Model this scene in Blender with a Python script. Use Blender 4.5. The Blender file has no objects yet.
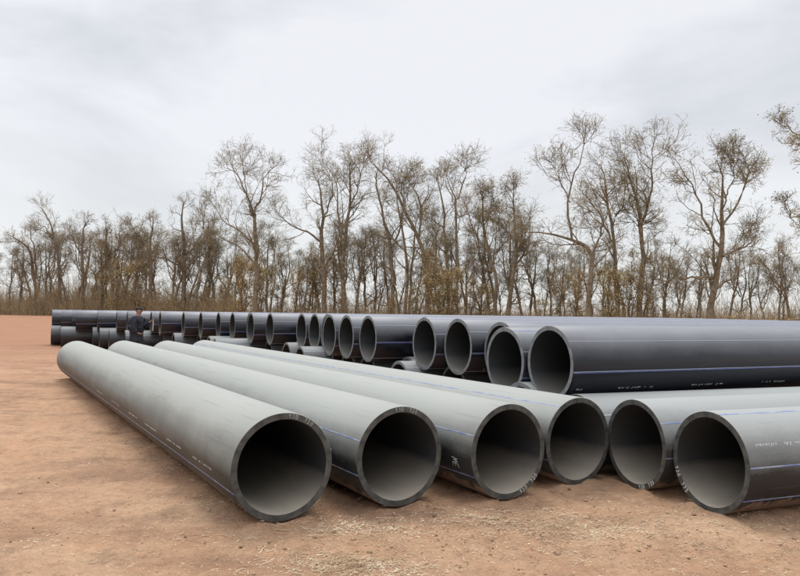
import bpy, bmesh, math, random
import numpy as np
from mathutils import Vector, Matrix, Euler

SC = bpy.context.scene
COL = SC.collection
PI = math.pi
R_ = math.radians

# ------------------------------------------------------------------ camera
F_PX, PITCH, ROLL, CAM_H = 701.99, 0.036877, 0.01307, 1.7376
FWD = np.array([0, math.cos(PITCH), math.sin(PITCH)])
_X = np.array([1.0, 0, 0]); _U = np.cross(_X, FWD)
RIGHT = math.cos(ROLL) * _X + math.sin(ROLL) * _U
UP = -math.sin(ROLL) * _X + math.cos(ROLL) * _U
cam_d = bpy.data.cameras.new('camera'); cam = bpy.data.objects.new('camera', cam_d); COL.objects.link(cam)
m = Matrix([[RIGHT[i], UP[i], -FWD[i], 0] for i in range(3)] + [[0, 0, 0, 1]])
m.translation = Vector((0, 0, CAM_H)); cam.matrix_world = m
cam_d.sensor_width = 36; cam_d.lens = 36 * F_PX / 800; cam_d.clip_start = .05; cam_d.clip_end = 4000
SC.camera = cam

# ------------------------------------------------------------------ sky and sun
W = bpy.data.worlds.new('World'); SC.world = W; W.use_nodes = True
nt = W.node_tree; nt.nodes.clear()
def N(t, typ, **kw):
    n = t.nodes.new(typ)
    for k, v in kw.items(): setattr(n, k, v)
    return n
SUN_EL, SUN_AZ = R_(62), R_(-20)       # high over the tree belt, veiled by cloud
sky = N(nt, 'ShaderNodeTexSky', sky_type='NISHITA', sun_disc=False, sun_elevation=SUN_EL, sun_rotation=SUN_AZ)
bg1 = N(nt, 'ShaderNodeBackground'); bg1.inputs[1].default_value = .10
bg2 = N(nt, 'ShaderNodeBackground'); bg2.inputs[1].default_value = 1.0
mixs = N(nt, 'ShaderNodeMixShader'); mixs.inputs[0].default_value = .93
wo = N(nt, 'ShaderNodeOutputWorld')
tc = N(nt, 'ShaderNodeTexCoord'); sep = N(nt, 'ShaderNodeSeparateXYZ')
mp = N(nt, 'ShaderNodeMapping'); mp.inputs['Scale'].default_value = (1.0, 1.0, 2.5); mp.inputs['Location'].default_value = (3.6, .4, 1.35)
nz = N(nt, 'ShaderNodeTexNoise'); nz.inputs['Scale'].default_value = 2.4; nz.inputs['Detail'].default_value = 7; nz.inputs['Roughness'].default_value = .52; nz.inputs['Distortion'].default_value = .25
rp = N(nt, 'ShaderNodeValToRGB')
rp.color_ramp.elements[0].position = .38; rp.color_ramp.elements[0].color = (.67, .69, .73, 1)
rp.color_ramp.elements[1].position = .55; rp.color_ramp.elements[1].color = (.84, .85, .885, 1)
hz = N(nt, 'ShaderNodeMapRange'); hz.inputs[1].default_value = -.02; hz.inputs[2].default_value = .24; hz.inputs[3].default_value = 1; hz.inputs[4].default_value = 0
hm = N(nt, 'ShaderNodeMix', data_type='RGBA')
hm.inputs[7].default_value = (.82, .845, .835, 1)
ze = N(nt, 'ShaderNodeMapRange'); ze.inputs[1].default_value = .46; ze.inputs[2].default_value = 1; ze.inputs[3].default_value = 1; ze.inputs[4].default_value = 2.9
vm = N(nt, 'ShaderNodeVectorMath', operation='SCALE')
L = nt.links.new
L(tc.outputs['Generated'], mp.inputs[0]); L(mp.outputs[0], nz.inputs[0]); L(nz.outputs[0], rp.inputs[0])
L(tc.outputs['Generated'], sep.inputs[0]); L(sep.outputs[2], hz.inputs[0]); L(hz.outputs[0], hm.inputs[0])
L(rp.outputs[0], hm.inputs[6]); L(sep.outputs[2], ze.inputs[0]); L(hm.outputs[2], vm.inputs[0]); L(ze.outputs[0], vm.inputs[3])
L(vm.outputs[0], bg2.inputs[0]); L(sky.outputs[0], bg1.inputs[0])
L(bg1.outputs[0], mixs.inputs[1]); L(bg2.outputs[0], mixs.inputs[2]); L(mixs.outputs[0], wo.inputs[0])

sd = bpy.data.lights.new('sun', 'SUN'); sun = bpy.data.objects.new('sun', sd); COL.objects.link(sun)
sd.energy = 1.5; sd.angle = R_(24); sd.color = (1, .965, .91)
dirv = Vector((math.sin(SUN_AZ) * math.cos(SUN_EL), math.cos(SUN_AZ) * math.cos(SUN_EL), math.sin(SUN_EL)))
sun.rotation_euler = dirv.to_track_quat('Z', 'Y').to_euler()
SC.view_settings.view_transform = 'Standard'; SC.view_settings.look = 'None'
SC.view_settings.exposure = .10; SC.view_settings.gamma = 1

# ------------------------------------------------------------------ helpers
def at(px, py, dist):
    """ground-plan helper: the point at forward distance dist on the bearing of (px, py) of the survey photograph"""
    d = FWD * F_PX + RIGHT * (px - 400) + UP * (288 - py)
    return np.array([0, 0, CAM_H]) + d * (dist / d[1])
def ss(a, b, x):
    t = np.clip((x - a) / (b - a), 0, 1); return t * t * (3 - 2 * t)
def ground_z(x, y):
    return .06 * ss(9, 20, y) + .03 * ss(24, 32, y) + .75 * ss(42, 110, y)
def tag(o, label=None, cat=None, group=None, kind=None):
    if label: o['label'] = label
    if cat: o['category'] = cat
    if group: o['group'] = group
    if kind: o['kind'] = kind
    return o
def link(name, me, parent=None, mat=None):
    o = bpy.data.objects.new(name, me); COL.objects.link(o)
    if parent: o.parent = parent
    if mat is not None and me is not None and not me.materials: me.materials.append(mat)
    return o
def mesh_np(name, V, F, mat=None, smooth=False):
    """F: int array (n,3) or (n,4), or list of such arrays"""
    Fs = F if isinstance(F, list) else [F]
    me = bpy.data.meshes.new(name)
    V = np.asarray(V, np.float32)
    nl = sum(f.size for f in Fs); nf = sum(len(f) for f in Fs)
    me.vertices.add(len(V)); me.vertices.foreach_set('co', V.ravel())
    me.loops.add(nl); me.loops.foreach_set('vertex_index', np.concatenate([f.ravel() for f in Fs]).astype(np.int32))
    tot = np.concatenate([np.full(len(f), f.shape[1]) for f in Fs]); st = np.concatenate([[0], np.cumsum(tot)[:-1]])
    me.polygons.add(nf); me.polygons.foreach_set('loop_start', st.astype(np.int32)); me.polygons.foreach_set('loop_total', tot.astype(np.int32))
    if smooth: me.polygons.foreach_set('use_smooth', np.ones(nf, bool))
    me.update(calc_edges=True)
    if mat: me.materials.append(mat)
    return me
def empty(name, loc=(0, 0, 0), rot=(0, 0, 0)):
    o = bpy.data.objects.new(name, None); COL.objects.link(o); o.location = loc; o.rotation_euler = rot
    o.empty_display_size = .2; return o

# ------------------------------------------------------------------ materials
def mat(name, col, rough=.7, spec=.5, noise=None, bump=None):
    """noise: (scale, colour2, lo, hi)  bump: (scale, strength, dist)"""
    M = bpy.data.materials.new(name); M.use_nodes = True; t = M.node_tree; b = t.nodes['Principled BSDF']
    b.inputs['Base Color'].default_value = (*col, 1); b.inputs['Roughness'].default_value = rough
    b.inputs['Specular IOR Level'].default_value = spec
    if noise or bump:
        c = N(t, 'ShaderNodeTexCoord')
    if noise:
        n = N(t, 'ShaderNodeTexNoise'); n.inputs['Scale'].default_value = noise[0]; n.inputs['Detail'].default_value = 6
        r = N(t, 'ShaderNodeValToRGB'); e = r.color_ramp.elements
        e[0].position = noise[2]; e[1].position = noise[3]; e[0].color = (*col, 1); e[1].color = (*noise[1], 1)
        t.links.new(c.outputs['Object'], n.inputs[0]); t.links.new(n.outputs[0], r.inputs[0]); t.links.new(r.outputs[0], b.inputs['Base Color'])
    if bump:
        n = N(t, 'ShaderNodeTexNoise'); n.inputs['Scale'].default_value = bump[0]; n.inputs['Detail'].default_value = 5
        bp = N(t, 'ShaderNodeBump'); bp.inputs['Strength'].default_value = bump[1]; bp.inputs['Distance'].default_value = bump[2]
        t.links.new(c.outputs['Object'], n.inputs[0]); t.links.new(n.outputs[0], bp.inputs['Height']); t.links.new(bp.outputs[0], b.inputs['Normal'])
    return M

def pipe_mat(name, base, dust, amount, top_bias, rough, mott=1., splash=0.):
    """dark polyethylene with dust that has settled; more of it on upward faces, streaked along the pipe and smeared; the upward bias also paints lit tops and shaded flanks"""
    M = bpy.data.materials.new(name); M.use_nodes = True; t = M.node_tree; b = t.nodes['Principled BSDF']; l = t.links.new
    tc = N(t, 'ShaderNodeTexCoord'); oi = N(t, 'ShaderNodeObjectInfo')
    ad = N(t, 'ShaderNodeVectorMath', operation='ADD'); mul = N(t, 'ShaderNodeVectorMath', operation='SCALE'); 
    cb = N(t, 'ShaderNodeCombineXYZ'); l(oi.outputs['Random'], cb.inputs[0]); l(oi.outputs['Random'], cb.inputs[1]); l(oi.outputs['Random'], cb.inputs[2])
    l(cb.outputs[0], mul.inputs[0]); mul.inputs[3].default_value = 37; l(tc.outputs['Object'], ad.inputs[0]); l(mul.outputs[0], ad.inputs[1])
    mp = N(t, 'ShaderNodeMapping'); mp.inputs['Scale'].default_value = (6, .5, 6); l(ad.outputs[0], mp.inputs[0])
    n1 = N(t, 'ShaderNodeTexNoise'); n1.inputs['Scale'].default_value = 1.0; n1.inputs['Detail'].default_value = 6; l(mp.outputs[0], n1.inputs[0])
    n2 = N(t, 'ShaderNodeTexNoise'); n2.inputs['Scale'].default_value = 2.2; n2.inputs['Detail'].default_value = 8; n2.inputs['Roughness'].default_value = .65; l(ad.outputs[0], n2.inputs[0])
    n3 = N(t, 'ShaderNodeTexNoise'); n3.inputs['Scale'].default_value = 60; n3.inputs['Detail'].default_value = 4; l(ad.outputs[0], n3.inputs[0])
    g = N(t, 'ShaderNodeNewGeometry'); s = N(t, 'ShaderNodeSeparateXYZ'); l(g.outputs['Normal'], s.inputs[0])
    mr = N(t, 'ShaderNodeMapRange'); mr.inputs[1].default_value = -.6; mr.inputs[2].default_value = .9; mr.inputs[3].default_value = -top_bias; mr.inputs[4].default_value = top_bias; l(s.outputs[2], mr.inputs[0])
    def mth(op, a, bb, clamp=False):
        n = N(t, 'ShaderNodeMath', operation=op, use_clamp=clamp)
        for i, v in enumerate((a, bb)):
            if isinstance(v, (int, float)): n.inputs[i].default_value = v
            else: l(v, n.inputs[i])
        return n.outputs[0]
    a1 = mth('MULTIPLY', mth('SUBTRACT', n1.outputs[0], .5), .55 * mott); a2 = mth('MULTIPLY', mth('SUBTRACT', n2.outputs[0], .5), .55 * mott); a3 = mth('MULTIPLY', mth('SUBTRACT', n3.outputs[0], .5), .35 * mott)
    f = mth('ADD', mth('ADD', mth('ADD', a1, a2), mth('ADD', a3, mr.outputs[0])), amount, True)
    mx = N(t, 'ShaderNodeMix', data_type='RGBA'); mx.inputs[6].default_value = (*base, 1); mx.inputs[7].default_value = (*dust, 1); l(f, mx.inputs[0])
    mp4 = N(t, 'ShaderNodeMapping'); mp4.inputs['Scale'].default_value = (38, 1.1, 38); mp4.inputs['Rotation'].default_value = (0, 0, .05); l(ad.outputs[0], mp4.inputs[0])
    n4 = N(t, 'ShaderNodeTexNoise'); n4.inputs['Scale'].default_value = 1.0; n4.inputs['Detail'].default_value = 5; l(mp4.outputs[0], n4.inputs[0])
    scr = N(t, 'ShaderNodeMapRange'); scr.inputs[1].default_value = .62; scr.inputs[2].default_value = .67; scr.inputs[3].default_value = 0; scr.inputs[4].default_value = .22 * mott; l(n4.outputs[0], scr.inputs[0])
    m2 = N(t, 'ShaderNodeMix', data_type='RGBA'); l(scr.outputs[0], m2.inputs[0]); l(mx.outputs[2], m2.inputs[6]); m2.inputs[7].default_value = (*[q * .45 + w * .3 for q, w in zip(base, dust)], 1)
    # soil splashed on the undersides
    sp = N(t, 'ShaderNodeMapRange'); sp.inputs[1].default_value = -.35; sp.inputs[2].default_value = -.95; sp.inputs[3].default_value = -.22; sp.inputs[4].default_value = .35; l(s.outputs[2], sp.inputs[0])
    n5 = N(t, 'ShaderNodeTexNoise'); n5.inputs['Scale'].default_value = 9; n5.inputs['Detail'].default_value = 8; n5.inputs['Roughness'].default_value = .7; l(ad.outputs[0], n5.inputs[0])
    s5 = N(t, 'ShaderNodeMapRange'); s5.inputs[1].default_value = .5; s5.inputs[2].default_value = .62; s5.inputs[4].default_value = splash; l(mth('ADD', n5.outputs[0], sp.outputs[0]), s5.inputs[0])
    m3 = N(t, 'ShaderNodeMix', data_type='RGBA'); l(s5.outputs[0], m3.inputs[0]); l(m2.outputs[2], m3.inputs[6]); m3.inputs[7].default_value = (.26, .175, .12, 1)
    l(m3.outputs[2], b.inputs['Base Color'])
    rr = N(t, 'ShaderNodeMapRange'); rr.inputs[3].default_value = rough; rr.inputs[4].default_value = min(.9, rough + .28); l(f, rr.inputs[0]); l(rr.outputs[0], b.inputs['Roughness'])
    bp = N(t, 'ShaderNodeBump'); bp.inputs['Strength'].default_value = .25; bp.inputs['Distance'].default_value = .004; l(n2.outputs[0], bp.inputs['Height']); l(bp.outputs[0], b.inputs['Normal'])
    return M

M_front = pipe_mat('dusty_polyethylene_lit', (.030, .034, .034), (.315, .325, .298), .42, .80, .48, 1.0, .7)  # lit copy for the leftmost pipe: extra dust tone paints light from the left
M_mid = pipe_mat('dusty_polyethylene_shaded', (.016, .019, .021), (.315, .325, .303), .30, 1.1, .46, 1.0, .7)  # shaded copy for its neighbours: the darker flanks are painted shade over real dust
M_right = pipe_mat('lightly_dusty_polyethylene', (.016, .018, .021), (.30, .312, .303), .24, .95, .38, .9, .7)
M_pile = pipe_mat('dark_polyethylene', (.007, .008, .015), (.23, .24, .26), .00, .82, .29, .5)  # some dust on top; bright tops and dark lower sides are painted light
M_low = pipe_mat('dusty_dark_polyethylene', (.016, .018, .025), (.24, .25, .25), .10, .65, .38, .8)
M_bore = pipe_mat('pipe_bore_surface', (.014, .016, .018), (.33, .29, .235), -.05, .95, .62, .5)
M_bore2 = pipe_mat('pile_bore_surface', (.006, .0065, .008), (.20, .19, .17), -.14, .8, .6, .5)
M_end = mat('sawn_polyethylene', (.042, .044, .041), .6, .35, (14, (.115, .115, .105), .35, .75), (160, .3, .002))
M_end2 = mat('sawn_polyethylene_pale', (.12, .125, .13), .6, .4, (14, (.22, .225, .22), .35, .7), (160, .3, .002))
M_stripe = mat('blue_stripe', (.13, .19, .46), .45, .5, (7, (.33, .38, .46), .40, .62))
M_stripe2 = mat('clean_blue_stripe', (.09, .11, .34), .4, .5, (9, (.18, .22, .44), .4, .75))
M_pale = mat('pale_stripe', (.42, .45, .52), .5, .4)
M_print = mat('white_print', (.50, .51, .50), .6, .3)
M_chalk2 = mat('faint_chalk', (.42, .43, .42), .8, .2, (90, (.15, .15, .145), .45, .66))
M_chalk = mat('chalk_paint', (.58, .58, .56), .8, .2, (120, (.4, .4, .38), .45, .8))

def ground_material():
    M = bpy.data.materials.new('bare_soil'); M.use_nodes = True; t = M.node_tree; b = t.nodes['Principled BSDF']; l = t.links.new
    b.inputs['Roughness'].default_value = .95; b.inputs['Specular IOR Level'].default_value = .12
    tc = N(t, 'ShaderNodeTexCoord')
    def noise(sc, det=6, rough=.6, scale=None, loc=(0, 0, 0)):
        mp = N(t, 'ShaderNodeMapping'); mp.inputs['Location'].default_value = loc
        if scale: mp.inputs['Scale'].default_value = scale
        l(tc.outputs['Object'], mp.inputs[0])
        n = N(t, 'ShaderNodeTexNoise'); n.inputs['Scale'].default_value = sc; n.inputs['Detail'].default_value = det; n.inputs['Roughness'].default_value = rough
        l(mp.outputs[0], n.inputs[0]); return n.outputs[0]
    def ramp(x, stops):
        r = N(t, 'ShaderNodeValToRGB'); e = r.color_ramp.elements
        e[0].position, e[0].color = stops[0][0], (*stops[0][1], 1); e[1].position, e[1].color = stops[-1][0], (*stops[-1][1], 1)
        for p, c in stops[1:-1]:
            k = e.new(p); k.color = (*c, 1)
        l(x, r.inputs[0]); return r.outputs[0]
    def mix(f, a, c, mode='MIX'):
        m_ = N(t, 'ShaderNodeMix', data_type='RGBA', blend_type=mode)
        for i, v in ((0, f), (6, a), (7, c)):
            if isinstance(v, float): m_.inputs[i].default_value = v
            elif isinstance(v, tuple): m_.inputs[i].default_value = (*v, 1)
            else: l(v, m_.inputs[i])
        return m_.outputs[2]
    big = noise(.35, 5, .6); mid = noise(1.6, 8, .68, (1, .7, 1), (7, 3, 0)); fine = noise(11, 8, .75); grit = noise(70, 5, .8)
    c = ramp(big, [(.32, (.30, .168, .100)), (.47, (.41, .240, .145)), (.66, (.50, .305, .190))])
    c = mix(ramp(mid, [(.36, (0, 0, 0)), (.62, (1, 1, 1))]), c, (.45, .285, .18))
    c = mix(ramp(noise(.9, 7, .62, (.45, 1.3, 1), (4, 6, 0)), [(.48, (0, 0, 0)), (.62, (.65, .65, .65))]), c, (.25, .150, .100))
    c = mix(ramp(noise(.7, 6, .6, (.5, 1.4, 1), (9, 1, 0)), [(.52, (0, 0, 0)), (.66, (.6, .6, .6))]), c, (.55, .37, .24))
    dark = ramp(noise(2.4, 8, .75, (1, .6, 1), (1, 9, 0)), [(.50, (0, 0, 0)), (.68, (.75, .75, .75))])
    c = mix(dark, c, (.225, .145, .095))
    c = mix(.8, c, ramp(fine, [(.3, (.72, .70, .68)), (.5, (1, 1, 1)), (.72, (1.22, 1.2, 1.17))]), 'MULTIPLY')
    c = mix(.6, c, ramp(grit, [(.3, (.65, .64, .62)), (.5, (1, 1, 1)), (.7, (1.3, 1.28, 1.24))]), 'MULTIPLY')
    straw = ramp(noise(26, 6, .8, (1, .45, 1), (3, 1, 0)), [(.60, (0, 0, 0)), (.68, (.7, .7, .7))])
    where = ramp(noise(1.1, 5, .6, None, (11, 5, 0)), [(.50, (0, 0, 0)), (.64, (1, 1, 1))])
    sm = mix(1.0, straw, where, 'MULTIPLY')
    c = mix(sm, c, (.62, .49, .33))
    fl = ramp(noise(19, 7, .85, (1, .4, 1), (5, 2, 0)), [(.60, (0, 0, 0)), (.66, (.8, .8, .8))])
    fw = ramp(noise(1.7, 6, .65, None, (2, 8, 0)), [(.46, (0, 0, 0)), (.60, (1, 1, 1))])
    c = mix(mix(1.0, fl, fw, 'MULTIPLY'), c, (.15, .095, .062))
    sx = N(t, 'ShaderNodeSeparateXYZ'); l(tc.outputs['Object'], sx.inputs[0])
    fr = N(t, 'ShaderNodeMapRange'); fr.inputs[1].default_value = 13; fr.inputs[2].default_value = 34; fr.inputs[4].default_value = .75; l(sx.outputs[1], fr.inputs[0])
    c = mix(fr.outputs[0], c, (.31, .160, .098))       # the redder field soil beyond the yard
    l(c, b.inputs['Base Color'])
    bp = N(t, 'ShaderNodeBump'); bp.inputs['Strength'].default_value = .8; bp.inputs['Distance'].default_value = .04; l(fine, bp.inputs['Height'])
    b2 = N(t, 'ShaderNodeBump'); b2.inputs['Strength'].default_value = .5; b2.inputs['Distance'].default_value = .010; l(grit, b2.inputs['Height']); l(bp.outputs[0], b2.inputs['Normal'])
    l(b2.outputs[0], b.inputs['Normal'])
    return M
M_soil = ground_material()

# ------------------------------------------------------------------ ground: one sheet, fine near the camera, reaching the horizon
RG = np.random.RandomState(5)
LAT = RG.rand(256, 256)
def vnoise(x, y, f, seed=0):
    x = x * f + seed * 17.3; y = y * f + seed * 9.1
    xi = np.floor(x).astype(int); yi = np.floor(y).astype(int); fx = x - xi; fy = y - yi
    fx = fx * fx * (3 - 2 * fx); fy = fy * fy * (3 - 2 * fy)
    g = lambda i, j: LAT[(xi + i) % 256, (yi + j) % 256]
    return (g(0, 0) * (1 - fx) + g(1, 0) * fx) * (1 - fy) + (g(0, 1) * (1 - fx) + g(1, 1) * fx) * fy - .5
BERM = [(-.956, 5.909, -.544825, 13.8), (.023, 6.411, -.544825, 13.8), (1.052, 6.702, -.544825, 13.8), (1.861, 7.297, -.544825, 13.8), (2.405, 7.175, 1.209, 13.), (2.79, 6.34, 1.204, 13.)]
def soil_z(x, y):
    z = ground_z(x, y)
    near = 1 - ss(14, 40, y)
    z = z + near * (.045 * vnoise(x, y, .55, 1) + .035 * vnoise(x, y, 1.3, 2) + .026 * vnoise(x, y, 3.1, 3) + .022 * vnoise(x, y, 7.7, 4) + .015 * vnoise(x, y, 17, 5) + .010 * vnoise(x, y, 31, 7))
    for o_ in (-3.3, -1.75, -5.9, -4.4):          # old wheel tracks beside the front row
        q_ = (x - o_) * .93 + (y - 5) * .36 + .25 * np.sin(y * .33 + o_)
        z = z + near * ((-.024 - .012 * np.sign(np.sin(y * 21 + x * 9))) * np.exp(-(q_ / .11) ** 4) + .016 * np.exp(-((np.abs(q_) - .19) / .06) ** 2)) * (.55 + 1.2 * vnoise(x, y, .8, 12))
    for (px_, py_, az_, ln_) in BERM:      # soil pressed aside and banked along the front pipes
        dx_, dy_ = np.sin(az_), np.cos(az_); t_ = (x - px_) * dx_ + (y - py_) * dy_; d_ = np.abs((x - px_) * dy_ - (y - py_) * dx_)
        w_ = ss(-.25, .1, t_) * (1 - ss(ln_ - .1, ln_ + .3, t_))
        z = z + w_ * np.exp(-((d_ - .19) / .085) ** 2) * (.042 + .045 * vnoise(x, y, 4.3, 9) + .03 * vnoise(x, y, 13, 10))
    z = z + .25 * (1 - near) * vnoise(x, y, .03, 6)
    return z - .012
u = np.linspace(-1, 1, 560); xs = np.sinh(u * 7.2) * (1800 / math.sinh(7.2)) + .8 + 0 * u
v = np.linspace(-.42, 1, 520); ys = np.sinh(v * 6.6) * (2600 / math.sinh(6.6)) + 6.2
gx, gy = np.meshgrid(xs, ys); V = np.stack([gx, gy, soil_z(gx, gy)], -1).reshape(-1, 3)
nx, ny = len(xs), len(ys); i = np.arange((ny - 1) * (nx - 1)); r, c = i // (nx - 1), i % (nx - 1); a = r * nx + c
ground = link('ground', mesh_np('ground', V, np.stack([a, a + 1, a + nx + 1, a + nx], 1), M_soil, True))
ground['kind'] = 'structure'

# ------------------------------------------------------------------ pipes
RO, RI, OFF = .45, .392, .010
def tube_surface(name, radius, length, sides, flip, mat_, chamfer):
    ys_ = [0, chamfer] if chamfer else [0]
    rs_ = [radius - (chamfer if not flip else -chamfer), radius] if chamfer else [radius]
    n = 15
    for k in range(1, n): ys_.append(length * k / n); rs_.append(radius)
    ys_ += [length - chamfer, length] if chamfer else [length]
    rs_ += [radius, rs_[0]] if chamfer else [radius]
    th = np.linspace(0, 2 * PI, sides, endpoint=False)
    V = np.concatenate([np.stack([r_ * np.cos(th), np.full(sides, y_), RO + r_ * np.sin(th)], 1) for y_, r_ in zip(ys_, rs_)])
    m_ = len(ys_); i_ = np.arange((m_ - 1) * sides); r0, c0 = i_ // sides, i_ % sides; c1 = (c0 + 1) % sides
    q = np.stack([r0 * sides + c0, r0 * sides + c1, (r0 + 1) * sides + c1, (r0 + 1) * sides + c0], 1)
    if flip: q = q[:, ::-1]
    return mesh_np(name, V, q, mat_, True)
def ring_mesh(name, y, ri, ro, sides, flip, mat_):
    th = np.linspace(0, 2 * PI, sides, endpoint=False)
    V = np.concatenate([np.stack([r_ * np.cos(th), np.full(sides, y), RO + r_ * np.sin(th)], 1) for r_ in (ri, ro)])
    c0 = np.arange(sides); c1 = (c0 + 1) % sides
    q = np.stack([c0, c1, c1 + sides, c0 + sides], 1)
    if flip: q = q[:, ::-1]
    return mesh_np(name, V, q, mat_)
def band_mesh(name, theta, width, length, mat_, y0=.0, proud=.0015):
    """a co-extruded band along the pipe: follows the curve, 1.5 mm proud, closed along its edges"""
    hw = width / 2 / RO; n = 6
    th = np.array([theta - hw, theta - hw, theta - hw / 2, theta, theta + hw / 2, theta + hw, theta + hw])
    rr = np.array([RO - .002] + [RO + proud] * 5 + [RO - .002])
    V = np.concatenate([np.stack([rr * np.cos(th), np.full(7, y_), RO + rr * np.sin(th)], 1) for y_ in (y0, length)])
    c0 = np.arange(6)
    return mesh_np(name, V, np.stack([c0 + 1, c0, c0 + 7, c0 + 8], 1), mat_)
GLYPH = {
 '0': [[(.2, 0), (.0, .3), (0, .7), (.2, 1), (.45, 1), (.62, .7), (.62, .3), (.42, 0), (.2, 0)]],
 '1': [[(.15, .75), (.38, 1), (.34, 0)]],
 '2': [[(0, .75), (.12, .97), (.42, 1), (.58, .75), (.45, .45), (0, 0), (.62, .02)]],
 '3': [[(.02, .9), (.3, 1), (.55, .82), (.45, .58), (.2, .52), (.5, .45), (.6, .2), (.35, 0), (0, .08)]],
 '5': [[(.55, 1), (.1, .97), (.05, .55), (.38, .6), (.6, .35), (.48, .05), (.0, .02)]],
 '7': [[(0, .97), (.6, 1), (.2, 0)]],
 '9': [[(.55, .75), (.35, 1), (.08, .85), (.08, .6), (.3, .5), (.55, .75), (.5, .3), (.3, 0)]],
 'E': [[(.55, 1), (0, 1), (0, 0), (.58, 0)], [(0, .5), (.45, .52)]],
 'W': [[(0, 1), (.18, 0), (.36, .8), (.54, 0), (.75, 1)]],
}
def stroke_mesh(name, polys, width, mapf, mat_):
    """each pen stroke is a thin raised ribbon laid on the surface by mapf(u, v, lift)"""
    V, F = [], []
    for pl in polys:
        for (x0, y0), (x1, y1) in zip(pl[:-1], pl[1:]):
            d = math.hypot(x1 - x0, y1 - y0) or 1; tx, ty = (x1 - x0) / d, (y1 - y0) / d; w = width / 2
            ex, ey = tx * w * .6, ty * w * .6
            q = [(x0 - ex - ty * w, y0 - ey + tx * w), (x0 - ex + ty * w, y0 - ey - tx * w), (x1 + ex + ty * w, y1 + ey - tx * w), (x1 + ex - ty * w, y1 + ey + tx * w)]
            b_ = len(V)
            V += [mapf(a_, c_, .0015) for a_, c_ in q] + [mapf(a_, c_, -.001) for a_, c_ in q]
            F += [(b_, b_ + 1, b_ + 2, b_ + 3), (b_, b_ + 4, b_ + 5, b_ + 1), (b_ + 1, b_ + 5, b_ + 6, b_ + 2), (b_ + 2, b_ + 6, b_ + 7, b_ + 3), (b_ + 3, b_ + 7, b_ + 4, b_)]
    return mesh_np(name, V, np.array(F), mat_)
def text_polys(s, h, rng, gap=.62):
    out, x = [], 0
    for ch in s:
        if ch == ' ': x += h * 1.6; continue
        j = rng.uniform(-.06, .06)
        for pl in GLYPH[ch]: out.append([(x + (a_ + j * b_) * h * .78, b_ * h + rng.uniform(-.02, .02) * h) for a_, b_ in pl])
        x += h * (.62 * .78 + gap * .75)
    return out, x
def rim_text(parent, s, theta0, inward, h, seed, width=.006, name='chalk_mark', cm=None):
    """hand lettering round the sawn end; inward=False: tops point outward and it reads clockwise"""
    rng = random.Random(seed); polys, wtot = text_polys(s, h, rng)
    rm = (RO + RI) / 2
    def f(u_, v_, lift):
        if inward: th = theta0 + u_ / rm; rr = rm - (v_ - h / 2)
        else: th = theta0 - u_ / rm; rr = rm + (v_ - h / 2)
        return (rr * math.cos(th), -lift, RO + rr * math.sin(th))
    return link(name, stroke_mesh(name, polys, width, f, cm or M_chalk), parent)
def print_row(parent, theta, y0, y1, h, seed, dens=.75, name='printed_line'):
    """the fine factory print along the pipe: small broken strokes, as illegible as in the photograph"""
    rng = random.Random(seed); polys = []; y_ = y0
    while y_ < y1:
        if rng.random() < dens:
            k = rng.random()
            if k < .5: polys.append([(y_, 0), (y_, h)])
            elif k < .8: polys.append([(y_, h * .5), (y_ + h * .7, h * .5)]); polys.append([(y_, h), (y_ + h * .6, h)])
            else: polys.append([(y_, 0), (y_ + h * .6, 0), (y_ + h * .6, h)])
        y_ += h * rng.uniform(.8, 1.1)
        if rng.random() < .06: y_ += h * 3
    f = lambda u_, v_, lift: ((RO + lift) * math.cos(theta + v_ / RO), u_, RO + (RO + lift) * math.sin(theta + v_ / RO))
    return link(name, stroke_mesh(name, polys, h * .28, f, M_print), parent)

_cache = {}
def pipe_meshes(kind, length, sides):
    key = (kind, length, sides)
    if key not in _cache:
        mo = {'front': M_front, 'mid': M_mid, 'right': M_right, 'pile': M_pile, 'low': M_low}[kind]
        mi = M_bore if kind in ('front', 'mid', 'right') else M_bore2; me_ = M_end if kind in ('front', 'mid', 'right') else M_end2
        _cache[key] = (tube_surface('outer_wall', RO, length, sides, False, mo, .004),
                       tube_surface('bore', RI, length, sides, True, mi, .003),
                       ring_mesh('end_face', 0, RI + .003, RO - .004, sides, False, me_),
                       ring_mesh('end_face', length, RI + .003, RO - .004, sides, True, me_))
    return _cache[key]
def make_pipe(x, y, z, az, length, kind, label, group, stripes, sides=96, tilt=0, roll=0, zend=None):
    """x, y, z: underside of the near end. The pipe runs from there along azimuth az"""
    if zend is not None: tilt = math.atan2(zend - z, length)
    e = empty('large_pipe', (x, y, z)); e.rotation_euler = (tilt, 0, -az)
    tag(e, label, 'pipe', group)
    o, b, f0, f1 = pipe_meshes(kind, length, sides)
    link('outer_wall', o, e); link('bore', b, e); link('end_face', f0, e); link('end_face', f1, e)
    for th, wd, ms in stripes:
        key = ('stripe', round(th, 2), wd, length, ms.name)
        if key not in _cache: _cache[key] = band_mesh('stripe', th, wd, length, ms)
        link('blue_stripe' if ms is not M_pale else 'pale_stripe', _cache[key], e)
    return e
FG = 'large grey pipes lying in the front row'
AZ1, AZ5, AZP = -.544825, 1.20394, 1.137767
B, B2, P_ = M_stripe, M_stripe2, M_pale
def S(*deg, m_=M_stripe, w=.016): return [(R_(d), w, m_) for d in deg]
def pair(deg): return [(R_(deg), .010, M_stripe)]
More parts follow.
